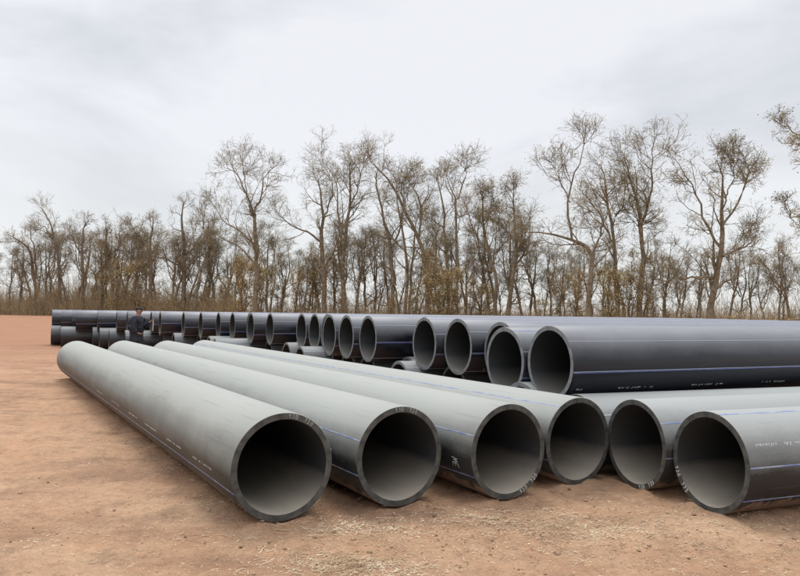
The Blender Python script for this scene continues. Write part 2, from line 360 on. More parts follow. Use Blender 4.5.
front = [
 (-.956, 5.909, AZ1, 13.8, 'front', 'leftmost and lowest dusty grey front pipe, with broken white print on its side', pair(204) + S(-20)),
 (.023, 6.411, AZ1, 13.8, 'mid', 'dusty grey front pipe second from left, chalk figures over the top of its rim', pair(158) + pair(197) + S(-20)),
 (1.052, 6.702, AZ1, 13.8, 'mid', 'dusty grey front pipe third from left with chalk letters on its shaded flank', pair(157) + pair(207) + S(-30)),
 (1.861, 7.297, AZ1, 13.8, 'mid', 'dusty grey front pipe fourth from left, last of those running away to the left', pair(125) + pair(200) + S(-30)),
 (2.405, 7.175, AZ5 + .005, 13.0, 'right', 'front pipe pinched between its two neighbours, second from right, running out to the right', pair(35) + pair(-8) + S(170)),
 (2.79, 6.34, AZ5, 13.0, 'right', 'rightmost front pipe, dark grey side with two blue stripes facing the viewer', [(R_(4), .013, M_stripe), (R_(-36), .014, M_stripe)] + S(75)),
]
FP = []
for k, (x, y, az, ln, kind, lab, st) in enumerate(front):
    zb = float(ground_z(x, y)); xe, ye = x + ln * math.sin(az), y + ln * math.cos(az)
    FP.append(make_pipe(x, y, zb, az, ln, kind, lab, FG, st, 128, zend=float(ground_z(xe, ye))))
# hand lettering on the rims and flanks
rim_text(FP[0], '930 720', R_(84), False, .034, 1, .005, cm=M_chalk2)
rim_text(FP[1], '930 720', R_(98), False, .034, 2, .005, cm=M_chalk2)
rim_text(FP[2], '930 720', R_(-70), True, .036, 3)
rim_text(FP[4], '930 720', R_(-82), True, .034, 4)
rim_text(FP[5], '930 775', R_(197), True, .036, 5, .0075)
pl_, _w = text_polys('WE', .085, random.Random(7), .25); th0 = R_(188)
FP2m = stroke_mesh('chalk_mark', pl_, .008, lambda u_, v_, lf: ((RO + lf) * math.cos(th0 + u_ / RO), .22 + v_, RO + (RO + lf) * math.sin(th0 + u_ / RO)), M_chalk2)
link('chalk_mark', FP2m, FP[2])
for y0 in (.55, 1.6, 2.7, 3.8, 5.1, 6.6): print_row(FP[0], R_(190), y0, y0 + .62, .015, int(y0 * 10), .8)
print_row(FP[5], R_(26), .12, 3.0, .022, 9, .8); print_row(FP[1], R_(178), .5, 1.3, .024, 8, .6)

TOP = [(6.92, 5.19, 1.17), (7.88, 5.18, 1.13), (8.83, 5.73, 1.19), (9.79, 5.55, 1.228), (10.74, 5.43, 1.234), (11.7, 5.93, 1.24), (12.65, 5.17, 1.246), (13.61, 5.08, 1.252), (14.56, 5.04, 1.258), (15.51, 5.32, 1.264), (16.47, 5.32, 1.27), (17.42, 5.28, 1.27), (18.38, 5.78, 1.27), (19.34, 4.95, 1.27), (20.29, 4.63, 1.27), (21.24, 4.81, 1.27), (22.2, 4.49, 1.27), (23.27, 4.25, 1.27), (24.34, 3.86, 1.27), (25.41, 3.44, 1.27), (26.48, 3.94, 1.27), (27.55, 2.89, 1.27), (28.62, 2.67, 1.27), (29.69, 1.88, 1.27), (30.76, 1.55, 1.27), (31.83, 2.05, 1.27), (32.9, 0.89, 1.27), (33.97, 0.05, 1.27), (35.04, -0.11, 1.27), (36.11, -0.57, 1.27), (37.18, -0.97, 1.27)]
LOW = [(6.44, 5.22), (7.4, 5.11), (8.35, 4.99), (9.31, 5.14), (10.26, 4.99), (11.22, 5.18), (12.17, 5.05), (13.13, 4.62), (14.08, 4.56), (15.04, 4.68), (15.99, 4.82), (16.95, 4.8), (17.9, 5.03), (18.86, 4.86), (19.81, 4.29), (20.77, 3.7), (21.72, 4.15), (22.73, 3.87), (23.8, 3.56), (24.88, 3.15), (25.94, 3.19), (27.02, 2.92), (28.09, 2.28), (29.15, 1.78), (30.22, 1.21), (31.29, 1.3), (32.37, 0.97), (33.44, -0.03), (34.5, -0.53), (35.57, -0.84), (36.65, -0.98), (37.71, -1.01)]
ORD = 'first second third fourth fifth sixth seventh eighth ninth tenth eleventh twelfth thirteenth fourteenth fifteenth sixteenth seventeenth eighteenth nineteenth twentieth twenty-first twenty-second twenty-third twenty-fourth twenty-fifth twenty-sixth twenty-seventh twenty-eighth twenty-ninth thirtieth thirty-first thirty-second'.split()
av = (math.sin(AZP), math.cos(AZP)); qv = (-av[1], av[0])
rnd = random.Random(11)
GT = 'dark pipes in the top row of the stack'; GL = 'dark pipes in the bottom row of the stack'
phase = [-20, -26, -14, -12, -22, 0, -8, -18, -30, 5, -12, -20, 0, -16, -25, 4]
for k, (p, a_, zc) in enumerate(TOP):
    x, y = qv[0] * p + av[0] * a_, qv[1] * p + av[1] * a_
    if k == 0: lab = 'nearest dark pipe of the top row, blue stripe along its side above white print'
    elif k == 2: lab = 'dark top row pipe just behind the second open end from the right'
    elif k == len(TOP) - 1: lab = 'farthest dark pipe of the top row, at the left tip of the stack'
    elif k < len(TOP) // 2: lab = f'dark pipe of the top row, {ORD[k]} from its near right end' + (', set back' if k in (5, 12) else '')
    else: lab = f'dark pipe of the top row, {ORD[len(TOP) - 1 - k]} from the left tip of the stack'
    ph = phase[k % 16]
    if k == 0: st = [(R_(-11), .009, B2), (R_(-9.4), .006, P_), (R_(38), .004, P_), (R_(100), .012, B2), (R_(150), .012, B2)]
    else: st = [(R_(ph), .012, B2), (R_(ph + 2), .005, P_), (R_(ph + 45), .006, P_), (R_(ph - 45), .012, P_), (R_(ph + 90), .012, B2)]
    e = make_pipe(x, y, zc - RO, AZP, 13.0, 'pile', lab, GT, st, 96 if k < 12 else 48)
    if k == 0:
        for y0 in (.10, .75, 1.95, 3.15): print_row(e, R_(-41), y0, y0 + (.14 if y0 < .5 else .55), .022, int(y0 * 7), .8)
    elif k < 4: print_row(e, R_(-52), .3, .9, .02, k, .7)
for k, (p, a_) in enumerate(LOW):
    if k in (2, 3): a_ += .35
    if k not in (0, 1, 5, 10, 12, 15, 17, 20, 23, 25, 26, 28, 30, 31): a_ += .75
    x, y = qv[0] * p + av[0] * a_, qv[1] * p + av[1] * a_
    lab = (f'dark pipe in the bottom row, {ORD[k]} from its near right end' if k < 16 else f'dark pipe in the bottom row, {ORD[len(LOW) - 1 - k]} from the left tip of the stack')
    if k == len(LOW) - 1: lab = 'farthest dark pipe of the bottom row, lowest at the left tip of the stack'
    zb = float(ground_z(x, y))
    make_pipe(x, y, zb - (.05 if k == 0 else 0), AZP + (.071 if k == 0 else 0), 13.0, 'right' if k == 0 else 'low', lab, GL, [(R_(rnd.choice((20, 35, 50))), .012, P_)], 48)

# ------------------------------------------------------------------ trees
M_bark = mat('grey_brown_bark', (.13, .104, .070), .95, .1, (3, (.29, .24, .17), .35, .7), (14, .6, .03))
M_bark2 = mat('warm_brown_bark', (.14, .112, .082), .95, .1, (3, (.26, .21, .155), .35, .7), (14, .6, .03))
M_twig = mat('grey_twigs', (.175, .143, .090), .95, .1, (.5, (.34, .28, .18), .4, .7))
M_twig2 = mat('warm_brown_twigs', (.21, .165, .11), .95, .1, (.5, (.34, .275, .185), .4, .7))
M_leafd = mat('withered_dark_leaves', (.12, .105, .055), .8, .2, (.45, (.56, .45, .18), .40, .56))
M_leaft = mat('tan_leaves', (.54, .40, .15), .8, .2, (.8, (.74, .60, .30), .35, .7))
M_brush = mat('brown_undergrowth', (.28, .205, .13), .95, .1, (.35, (.46, .36, .22), .35, .7))

class Grow:
    def __init__(s, seed): s.r = np.random.RandomState(seed); s.V = []; s.F = []; s.n = 0
    def tubes(s, P, Rr, sides):
        """P (n,k,3) centre lines, Rr (n,k) radii"""
        n, k, _ = P.shape
        T = np.gradient(P, axis=1); T /= np.linalg.norm(T, axis=2, keepdims=True) + 1e-9
        ref = np.where(np.abs(T[..., 2:3]) > .9, np.array([1., 0, 0]), np.array([0, 0, 1.]))
        A = np.cross(T, ref); A /= np.linalg.norm(A, axis=2, keepdims=True) + 1e-9; Bv = np.cross(T, A)
        th = np.linspace(0, 2 * PI, sides, endpoint=False)
        V = P[:, :, None] + Rr[:, :, None, None] * (A[:, :, None] * np.cos(th)[:, None] + Bv[:, :, None] * np.sin(th)[:, None])
        idx = np.arange(n * k * sides).reshape(n, k, sides) + s.n
        a0 = idx[:, :-1]; a1 = idx[:, 1:]; b0 = np.roll(a0, -1, 2); b1 = np.roll(a1, -1, 2)
        s.V.append(V.reshape(-1, 3)); s.F.append(np.stack([a0, b0, b1, a1], -1).reshape(-1, 4)); s.n += n * k * sides
    def quads(s, C, size):
        n = len(C); r = s.r; a = r.normal(size=(n, 3)); a /= np.linalg.norm(a, axis=1)[:, None]
        b = np.cross(a, r.normal(size=(n, 3))); b /= np.linalg.norm(b, axis=1)[:, None]
        sz = (size * r.uniform(.5, 1.2, n))[:, None]
        V = np.stack([C - a * sz, C - b * sz * .45, C + a * sz, C + b * sz * .45], 1)
        s.V.append(V.reshape(-1, 3)); s.F.append(np.arange(n * 4).reshape(n, 4) + s.n); s.n += n * 4
    def mesh(s, name, m_, smooth=True):
        if not s.V: return None
        return mesh_np(name, np.concatenate(s.V), np.concatenate(s.F), m_, smooth)
def children(r, P, Rr, m_, tmin, tmax, ang, length, k, up, wob, rscale, rmin):
    """m_ children on each parent line; returns lines and radii"""
    n, kk, _ = P.shape
    t = r.uniform(tmin, tmax, (n, m_)); f = t * (kk - 1); i0 = np.minimum(f.astype(int), kk - 2); w = (f - i0)[..., None]
    ar = np.arange(n)[:, None]
    base = P[ar, i0] * (1 - w) + P[ar, i0 + 1] * w
    rad = Rr[ar, i0] * (1 - w[..., 0]) + Rr[ar, i0 + 1] * w[..., 0]
    tan = P[ar, i0 + 1] - P[ar, i0]; tan /= np.linalg.norm(tan, axis=2, keepdims=True) + 1e-9
    side = np.cross(tan, r.normal(size=tan.shape)); side /= np.linalg.norm(side, axis=2, keepdims=True) + 1e-9
    an = R_(1) * r.uniform(ang[0], ang[1], (n, m_))[..., None]
    d = (tan * np.cos(an) + side * np.sin(an)).reshape(-1, 3)
    Ln = (length * r.uniform(.5, 1.3, (n, m_)) * (1.1 - .4 * t)).reshape(-1)
    N_ = len(d); pts = [base.reshape(-1, 3)]
    for j in range(1, k):
        d = d + r.normal(size=d.shape) * wob + np.array([0, 0, up]); d /= np.linalg.norm(d, axis=1)[:, None]
        pts.append(pts[-1] + d * (Ln / (k - 1))[:, None])
    Q = np.stack(pts, 1)
    r0 = np.maximum((rad * rscale).reshape(-1), rmin * 1.6)
    RR = r0[:, None] * np.linspace(1, .0, k)[None] + rmin * np.linspace(0, 1, k)[None]
    return Q, RR
def smooth_line(pts, rads, k):
    pts = np.array(pts, float); n = len(pts); t = np.linspace(0, n - 1, k); out = []
    for tt in t:
        i = min(int(tt), n - 2); w = tt - i
        p0 = pts[max(i - 1, 0)]; p1 = pts[i]; p2 = pts[i + 1]; p3 = pts[min(i + 2, n - 1)]
        out.append(.5 * ((2 * p1) + (-p0 + p2) * w + (2 * p0 - 5 * p1 + 4 * p2 - p3) * w * w + (-p0 + 3 * p1 - 3 * p2 + p3) * w ** 3))
    return np.array(out), np.interp(t, range(n), rads)
def tree_meshes(seed, lines, H, leaf=0., dens=1., warm=False, spread=1., leafm=None, lowstart=.3):
    """lines: list of (points, radii) of trunk and main limbs in local metres. Returns (trunk mesh, twig mesh, leaf mesh)"""
    g = Grow(seed); r = g.r; tw = Grow(seed + 1); lf = Grow(seed + 2)
    P0, R0 = [], []
    for pts, rads in lines:
        p, rd = smooth_line(pts, rads, 10)
        p[1:] += r.normal(size=(9, 3)) * H * .006; P0.append(p); R0.append(rd)
    P0 = np.array(P0); R0 = np.array(R0); g.tubes(P0, R0, 7)
    m1 = int(9.5 * dens); L1 = H * .235 * spread
    if len(lines) > 3: m1 = int(m1 * .75)
    P1, R1 = children(r, P0, R0, m1, lowstart, .93, (28, 74), L1, 7, .085, .19, .50, .018); g.tubes(P1, R1, 5)
    # leaders carry the tips on
    P1b, R1b = children(r, P0, R0, 2, .88, 1., (6, 34), L1 * .62, 6, .08, .16, .7, .014); g.tubes(P1b, R1b, 4)
    P1c = np.concatenate([P1[:, ::1][:, [0, 1, 2, 4, 5, 6]], P1b]); R1c = np.concatenate([R1[:, [0, 1, 2, 4, 5, 6]], R1b])
    P2, R2 = children(r, P1c, R1c, 6, .12, .95, (22, 68), L1 * .46, 5, .06, .20, .55, .011); tw.tubes(P2, R2, 3)
    P3, R3 = children(r, P2, R2, 4, .15, 1., (20, 70), L1 * .26, 3, .06, .22, .6, .008); tw.tubes(P3, R3, 3)
    P4, R4 = children(r, P3, R3, 2, .3, 1., (20, 70), L1 * .17, 2, .06, .3, .7, .006); tw.tubes(P4, R4, 3)
    if leaf > 0:
        tips = P4[:, -1]; keep = r.rand(len(tips)) < leaf * np.clip((tips[:, 2] / H - .35) * 1.6, .05, 1) if leafm is not M_leaft else r.rand(len(tips)) < leaf
        C = np.repeat(tips[keep], 2 if leafm is None else 5, 0); C = C + r.normal(size=C.shape) * ((.16, .16, .06) if leafm is None else (.3, .3, .3)); lf.quads(C, .07 if leafm is None else .055)
    mt = M_bark2 if warm else M_bark; mw = M_twig2 if warm else M_twig
    return g.mesh('trunk', mt), tw.mesh('twigs', mw), lf.mesh('leaves', leafm or M_leafd, False)
def place_tree(name, meshes, loc, rz, sc, label, group, cat='tree', crown='crown'):
    e = empty(name, loc, (0, 0, rz)); e.scale = (sc,) * 3 if not isinstance(sc, tuple) else sc; tag(e, label, cat, group)
    link('trunk', meshes[0], e); c_ = link(crown, meshes[1], e)
    if meshes[2]: link('leaves', meshes[2], c_)
    return e
def belt(px):   # forward distance of the tree belt along each bearing
    return float(np.interp(px, [-150, 0, 200, 400, 600, 800, 1000], [128, 114, 94, 78, 68, 60, 54]))
GR = 'bare trees standing in the belt behind the pipes'
# trees one can tell apart: main stems drawn in the vertical plane through the foot, then given depth
HERO = [
 # foot x, label, leaf, density, [ [ (px, py, half width px) ... ] ... ]
 (256, 'tall bare tree left of centre, straight trunk forking high above its neighbours', .35, 1.0,
  [[(256, 314, 3.2), (255, 270, 2.6), (256, 235, 2.2), (254, 203, 1.7)], [(254, 203, 1.4), (247, 180, 1.0), (238, 160, .6), (228, 150, .3)], [(254, 203, 1.3), (261, 180, 1.0), (262, 162, .6), (268, 152, .3)],
   [(254, 238, 1.2), (240, 222, .9), (222, 208, .5), (206, 182, .3)], [(255, 258, 1.2), (236, 236, .8), (214, 224, .5), (205, 215, .3)], [(247, 180, .6), (244, 160, .4), (243, 145, .2)]]),
 (324, 'dense crowned tree with dead leaves high up, first tall one right of the gap', .5, 1.1,
  [[(325, 314, 3.2), (324, 270, 2.8), (322, 230, 2.2), (323, 195, 1.4), (318, 165, .5)], [(323, 235, 1.5), (308, 222, 1.0), (290, 214, .6), (277, 200, .3)], [(323, 210, 1.2), (332, 185, .8), (330, 160, .3)], [(324, 262, 1.4), (334, 240, 1.0), (338, 220, .5)]]),
 (348, 'tall tree leaning its crown right over a slightly bent trunk', .5, 1.1,
  [[(348, 314, 3.0), (344, 270, 2.4), (347, 220, 2.0), (351, 185, 1.3), (349, 146, .5)], [(346, 238, 1.3), (338, 200, 1.0), (335, 165, .5), (322, 142, .3)], [(350, 195, 1.0), (360, 168, .6), (364, 148, .3)]]),
 (393, 'slim tree rising beside a bent one, its crown reaching up to the left', .4, .9,
  [[(393, 314, 2.6), (392, 270, 2.2), (390, 235, 1.8), (381, 200, 1.3), (376, 155, .5)], [(390, 240, 1.2), (402, 212, .8), (404, 190, .3)]]),
 (407, 'twin stemmed tree at the centre with close upright trunks', .25, .8,
  [[(405, 314, 2.2), (407, 270, 1.9), (404, 235, 1.4), (398, 190, .6), (396, 165, .3)], [(409, 314, 1.7), (412, 268, 1.4), (413, 230, .9), (419, 200, .4)]]),
 (427, 'bent dark tree bowing up to the left, crown full of withered leaves', .8, 1.25,
  [[(428, 314, 3.0), (427, 275, 2.6), (421, 240, 2.2), (410, 212, 1.9), (398, 180, 1.4), (383, 158, .9), (370, 143, .4)], [(418, 232, 1.3), (421, 200, 1.0), (414, 170, .5)], [(404, 195, 1.1), (402, 170, .8), (408, 155, .3)], [(424, 255, 1.1), (436, 228, .7), (440, 210, .3)]]),
 (448, 'bare tree with paired upright trunks and forked dead tips, right of centre', .1, .8,
  [[(447, 314, 2.4), (448, 270, 2.1), (444, 230, 1.6), (443, 190, 1.0), (436, 160, .4)], [(457, 314, 2.3), (458, 270, 2.0), (459, 225, 1.6), (459, 185, 1.2), (455, 165, .8), (449, 146, .3)], [(459, 185, 1.0), (464, 165, .7), (467, 146, .3)], [(458, 205, .8), (450, 178, .6), (446, 155, .3)]]),
 (492, 'slender leafy tipped tree left of two crossing trunks', .6, .9,
  [[(494, 314, 2.4), (497, 280, 2.0), (490, 250, 1.6), (484, 215, 1.1), (482, 178, .4)], [(489, 245, 1.1), (474, 225, .7), (468, 200, .3)], [(484, 215, .8), (494, 195, .4), (492, 180, .2)]]),
 (509, 'leaning tree with twisted trunk beside the slender one', .55, 1.0,
  [[(506, 314, 3.0), (512, 275, 2.4), (517, 240, 1.8), (514, 205, 1.2), (512, 170, .4)], [(514, 262, 1.3), (528, 240, .9), (533, 212, .4)], [(516, 235, 1.0), (504, 218, .7), (496, 205, .4)]]),
 (588, 'tall tree with a bent trunk, one heavy limb sweeping out to the left', .15, .8,
  [[(588, 316, 3.2), (591, 275, 2.9), (592, 248, 2.7), (584, 236, 2.2), (570, 230, 1.6), (548, 226, 1.0), (530, 222, .5)], [(572, 232, 1.5), (569, 200, 1.2), (572, 165, .9), (581, 138, .5), (584, 116, .2)], [(570, 190, .8), (560, 165, .5), (556, 150, .2)], [(591, 250, 1.4), (600, 222, 1.0), (603, 190, .4)]]),
 (618, 'twiggy leaning tree whose crown of withered leaves meets the next one', .6, 1.15,
  [[(617, 316, 3.0), (617, 280, 2.5), (614, 240, 2.0), (610, 205, 1.5), (604, 170, .9), (600, 148, .3)], [(614, 235, 1.3), (600, 205, .9), (588, 190, .4)], [(612, 215, 1.1), (624, 190, .8), (630, 160, .4)]]),
 (642, 'thick straight trunked tree with broken stub, its crown round and twiggy', .55, 1.2,
  [[(640, 316, 3.6), (642, 275, 3.0), (643, 240, 2.5), (639, 200, 1.8), (630, 165, 1.0), (624, 140, .4)], [(641, 215, 1.5), (648, 185, 1.2), (650, 155, .8), (646, 132, .3)], [(643, 245, 1.1), (642, 220, .9), (641, 204, .6)]]),
 (712, 'broad spreading tree with crooked trunk and low limb, alone at the right', .45, 1.45,
  [[(710, 317, 4.0), (710, 290, 3.6), (719, 265, 3.2), (722, 235, 2.8), (722, 200, 2.0), (724, 170, 1.2), (716, 142, .4)], [(720, 240, 1.7), (708, 215, 1.4), (702, 185, 1.0), (692, 160, .7), (678, 136, .3)], [(722, 215, 1.5), (738, 190, 1.1), (748, 165, .7), (752, 150, .3)],
   [(716, 272, 1.8), (698, 274, 1.4), (674, 276, .9), (648, 284, .5)], [(722, 250, 1.3), (742, 240, 1.0), (758, 226, .4)], [(723, 185, .9), (734, 160, .6), (736, 140, .3)]]),
 (44, 'lone tall crooked tree at far left whose top bends left above the belt', .1, .7,
  [[(59, 311, 2.0), (60, 270, 1.7), (58, 245, 1.4), (53, 220, 1.0), (48, 208, .6), (42, 196, .3)], [(57, 235, .8), (48, 224, .5), (42, 215, .3)]]),
 (83, 'bare tree with straight dark trunk among the far left thicket', .2, .9,
  [[(82, 311, 2.0), (83, 270, 1.7), (82, 240, 1.3), (85, 212, .5)], [(82, 250, 1.0), (75, 232, .6), (72, 222, .3)]]),
 (183, 'stout trunked bare tree with branches rising right, far left belt', .15, 1.0,
  [[(184, 312, 3.0), (184, 275, 2.5), (184, 240, 2.0), (182, 210, 1.2), (184, 190, .4)], [(184, 248, 1.2), (194, 240, .9), (204, 220, .6), (207, 200, .3)], [(184, 262, 1.0), (170, 255, .8), (157, 250, .5)], [(184, 285, 1.0), (194, 262, .7), (200, 248, .3)]]),
 (150, 'bare tree with spreading upper limbs left of the stout trunk', .2, 1.0,
  [[(152, 312, 2.2), (151, 270, 1.9), (150, 240, 1.5), (153, 215, .7)], [(150, 245, 1.1), (140, 228, .8), (130, 215, .4)]]),
 (113, 'many branched bare tree in the far left belt', .35, 1.1,
  [[(114, 312, 2.2), (112, 275, 1.8), (108, 245, 1.4), (106, 215, .5)], [(111, 262, 1.1), (120, 240, .8), (124, 222, .4)]]),
 (30, 'low forked tree near the left edge of the belt', .15, 1.0,
  [[(36, 312, 2.2), (34, 270, 1.8), (28, 240, 1.2), (14, 228, .5)], [(35, 275, 1.2), (38, 245, .8), (36, 224, .4)]]),
 (777, 'thin young tree at the right edge under the overhanging branches', .1, .8,
  [[(778, 318, 1.3), (780, 290, 1.0), (782, 265, .6), (784, 248, .3)], [(780, 292, .7), (770, 275, .4), (764, 262, .2)]]),
]
for k, (fx, lab, leaf, dens, lines) in enumerate(HERO):
    d = belt(fx) - (8 if fx in (256, 712, 588) else 0); foot = at(lines[0][0][0], 313, d); gz = float(ground_z(foot[0], foot[1])) - .1
    rng = random.Random(100 + k); sc_ = d / F_PX; loc = []
    for j, ln in enumerate(lines):
        sl = rng.uniform(-.45, .45) if j else rng.uniform(-.05, .05)
        x0, y0 = ln[0][0], ln[0][1]; pts, rads = [], []
        for (px, py, w_) in ln:
            py = 313 - (313 - py) * .895; p = at(px, py, d); off = sl * (y0 - py) * sc_ if j else 0
            z = p[2] - gz
            pts.append((p[0] - foot[0], off, z)); rads.append(w_ * sc_ * .88)
        if j == 0: pts[0] = (0, 0, 0)
        loc.append((pts, rads))
    H = max(p[2] for pts, _ in loc for p in pts)
    ms = tree_meshes(40 + k * 7, loc, H * (.85 if len(lines) > 3 else 1), leaf * .9 + (.30 if 300 < fx < 660 else .14), dens, warm=(fx < 240), lowstart=.16)
    place_tree('bare_tree', ms, (foot[0], foot[1], gz), 0, 1.0, lab, GR)

# generic kinds, for the ranks behind
def generic(seed, H, leaf, dens, warm, lean=.05, forks=2):
    rng = random.Random(seed); fx_ = rng.uniform(-lean, lean) * H
    tr = [(0, 0, 0), (fx_ * .3, rng.uniform(-.2, .2), H * .3), (fx_ * .9, rng.uniform(-.3, .3), H * .6), (fx_, rng.uniform(-.5, .5), H * .93)]
    ls = [(tr, [H * .016, H * .013, H * .008, H * .002])]
    for j in range(forks):
        t = rng.uniform(.3, .55); a_ = rng.uniform(0, 2 * PI); s_ = rng.uniform(.08, .2) * H
        b0 = (fx_ * t, 0, H * t); ls.append(([b0, (b0[0] + math.cos(a_) * s_ * .6, math.sin(a_) * s_ * .6, H * (t + .15)), (b0[0] + math.cos(a_) * s_, math.sin(a_) * s_, H * rng.uniform(.75, .93))], [H * .008, H * .006, H * .002]))
    return tree_meshes(seed, ls, H, leaf, dens, warm, 1.0, lowstart=.2)
SHORT = {256: 'tall tree with the high fork', 324: 'first dense crowned tree right of the gap', 348: 'tree leaning its crown right', 393: 'slim tree beside the bent one', 407: 'twin stemmed tree', 427: 'bent dark tree',
 448: 'tree with forked dead tips', 492: 'slender leafy tipped tree', 509: 'twisted trunk', 588: 'tree with the sweeping left limb', 618: 'twiggy leaning tree', 642: 'thick straight trunk', 712: 'broad crooked tree at right',
 44: 'lone crooked tree at far left', 83: 'straight dark trunk at far left', 183: 'stout trunk at left', 150: 'tree left of the stout trunk', 113: 'many branched tree at left', 30: 'low forked tree at left edge', 777: 'thin young tree at right edge'}
USED = {}
def near_label(kind, px):
    h = min(SHORT, key=lambda q: abs(q - px)); dd = px - h
    side = 'just behind' if abs(dd) < 4 else (('just ' if abs(dd) < 13 else 'well ') + ('right of' if dd > 0 else 'left of'))
    for w in ('', 'second ', 'third ', 'fourth ', 'fifth '):
        lab = f'{w}{kind} {side} the {SHORT[h]}'
        if lab not in USED: break
    USED[lab] = 1; return lab
KIND = [generic(900 + 13 * i, 13, (.3, .1, .45, .2, .05, .4, .15)[i], (.7, .6, .8, .7, .6, .75, .7)[i], i % 2 == 0, .16, (1, 2, 3, 2, 1, 3, 2)[i]) for i in range(7)]
rng = random.Random(77)
def gen_row(x0, x1, step, back, h0, h1, label, group):
    px = x0
    while px < x1:
        d = belt(px) + back + rng.uniform(-4, 4); p = at(px, 313, d); z = float(ground_z(p[0], p[1])) - .1
        H = rng.uniform(h0, h1)
        place_tree('bare_tree', KIND[rng.randrange(7)], (p[0], p[1], z), rng.uniform(0, 6.28), H / 13, near_label(label, px), group)
        px += step * rng.uniform(.6, 1.4)
gen_row(-40, 212, 10.5, 2, 10.5, 14.0, 'bare brown tree', 'close set bare trees of the far left belt')
gen_row(-40, 230, 20, 14, 11, 14, 'rear rank bare tree', 'rear rank of trees at far left')
gen_row(215, 560, 11, 10, 9, 13.5, 'smaller rear tree', 'smaller trees behind the tall central ones')
gen_row(225, 700, 17, 4, 6, 10, 'low bare tree', 'low trees between the tall trunks')
gen_row(560, 850, 15, 10, 6.5, 10, 'smaller rear tree', 'smaller trees behind the tall right hand ones')

# saplings that still carry tan leaves
def sapling(seed, H, leaf):
    rng_ = random.Random(seed); ls = []
    for j in range(4):
        a_ = rng_.uniform(0, 6.28); s_ = H * rng_.uniform(.05, .22)
        ls.append(([(0, 0, 0), (math.cos(a_) * s_ * .5, math.sin(a_) * s_ * .5, H * .45), (math.cos(a_) * s_, math.sin(a_) * s_, H * rng_.uniform(.75, 1))], [H * .007, H * .005, H * .002]))
    return tree_meshes(seed, ls, H, leaf, .9, True, .9, M_leaft, .1)
SAP = [sapling(700 + i, 6, (.35, .5, .28)[i]) for i in range(3)]
for k, (px, top, kd) in enumerate([(243, 252, 1), (262, 262, 0), (226, 275, 2), (300, 262, 1), (312, 250, 0), (436, 262, 1), (452, 255, 1), (470, 268, 0), (486, 272, 1), (560, 262, 2), (575, 258, 0), (608, 250, 1), (628, 240, 2), (655, 272, 2), (540, 284, 1), (390, 285, 2), (120, 262, 0), (138, 258, 1), (104, 268, 2), (278, 280, 0), (415, 278, 0), (442, 245, 2), (340, 285, 0), (200, 285, 2), (60, 288, 0), (690, 290, 2)]):
    d = belt(px) - 3 + (k % 5) * 1.3; p = at(px, 313, d); z = float(ground_z(p[0], p[1])) - .05
    H = (313 - top) * d / F_PX * 1.08
    place_tree('leafy_sapling', SAP[kd], (p[0], p[1], z), k * 1.7, H / 6, near_label('tan leaved sapling', px), 'tan leaved saplings in the tree belt', 'sapling')

# overhanging branches of the nearer tree at the right edge
d = 47.; foot = at(838, 316, d)
def hp(px, py, off=0): p = at(px, py, d); return (p[0] - foot[0], off, p[2])
sc_ = d / F_PX
lines = [([hp(838, 312), hp(836, 260), hp(840, 200), hp(834, 150), hp(826, 105)], [w_ * sc_ for w_ in (5, 4, 3.2, 2, .6)]),
         ([hp(838, 215), hp(822, 185, -1), hp(806, 165, -2), hp(792, 152, -2.5)], [w_ * sc_ for w_ in (1.8, 1.2, .7, .3)]),
         ([hp(836, 175), hp(820, 145, 1), hp(806, 125, 1.5), hp(796, 112, 2)], [w_ * sc_ for w_ in (1.5, 1.0, .6, .3)]),
         ([hp(838, 250), hp(820, 236, 0), hp(800, 232, -1), hp(780, 222, -1.5), hp(768, 212, -2)], [w_ * sc_ for w_ in (1.2, .8, .5, .35, .2)])]
ms = tree_meshes(333, lines, 8, .6, .75, lowstart=.4)
place_tree('bare_tree', ms, (foot[0], foot[1], 0.0), 0, 1.0, 'nearer tree at the right edge, only its leafy tipped branches reaching into view', GR)

# undergrowth: a brown thicket nobody could count
g = Grow(5); r = g.r; NS = 21000
pxs = np.concatenate([r.uniform(-80, 235, NS * 6 // 10), r.uniform(200, 860, NS * 4 // 10)])
bd = np.array([belt(p) for p in pxs]) + r.uniform(-3, 22, NS)
bx = (pxs - 400) / F_PX * bd; bz = ground_z(bx, bd)
hgt = np.where(pxs < 235, r.gamma(3.2, .70, NS) * (.8 + .8 * (vnoise(bx, bd, .11, 3) + .5)), r.gamma(3.0, .55, NS) * (.45 + 1.0 * (vnoise(bx, bd, .15, 8) + .5)))
hgt = np.clip(hgt, .3, 6); d0 = np.stack([r.normal(size=NS) * .25, r.normal(size=NS) * .25, np.ones(NS)], 1)
pts = [np.stack([bx, bd, bz - .05], 1)]
for j in range(4):
    d0 = d0 + r.normal(size=d0.shape) * .16; pts.append(pts[-1] + d0 * (hgt / 4)[:, None])
P1 = np.stack(pts, 1); R1 = np.outer(.008 + hgt * .0045, np.linspace(1, .3, 5)); g.tubes(P1, R1, 3)
P2, R2 = children(r, P1, R1, 3, .2, .95, (20, 60), 1.0, 3, .1, .25, .6, .006); g.tubes(P2, R2, 3)
tg = link('undergrowth', g.mesh('undergrowth', M_brush)); tag(tg, 'brown bare undergrowth along the foot of the tree belt', 'undergrowth', kind='stuff')
gl = Grow(6); nl = 42000; k_ = gl.r.randint(0, len(P2), nl); gl.quads(P2[k_, -1] + gl.r.normal(size=(nl, 3)) * .15, .075)
tl = link('dead_leaves', gl.mesh('dead_leaves', M_leaft, False)); tag(tl, 'tan dead leaves clinging to the undergrowth', 'dead leaves', kind='stuff')
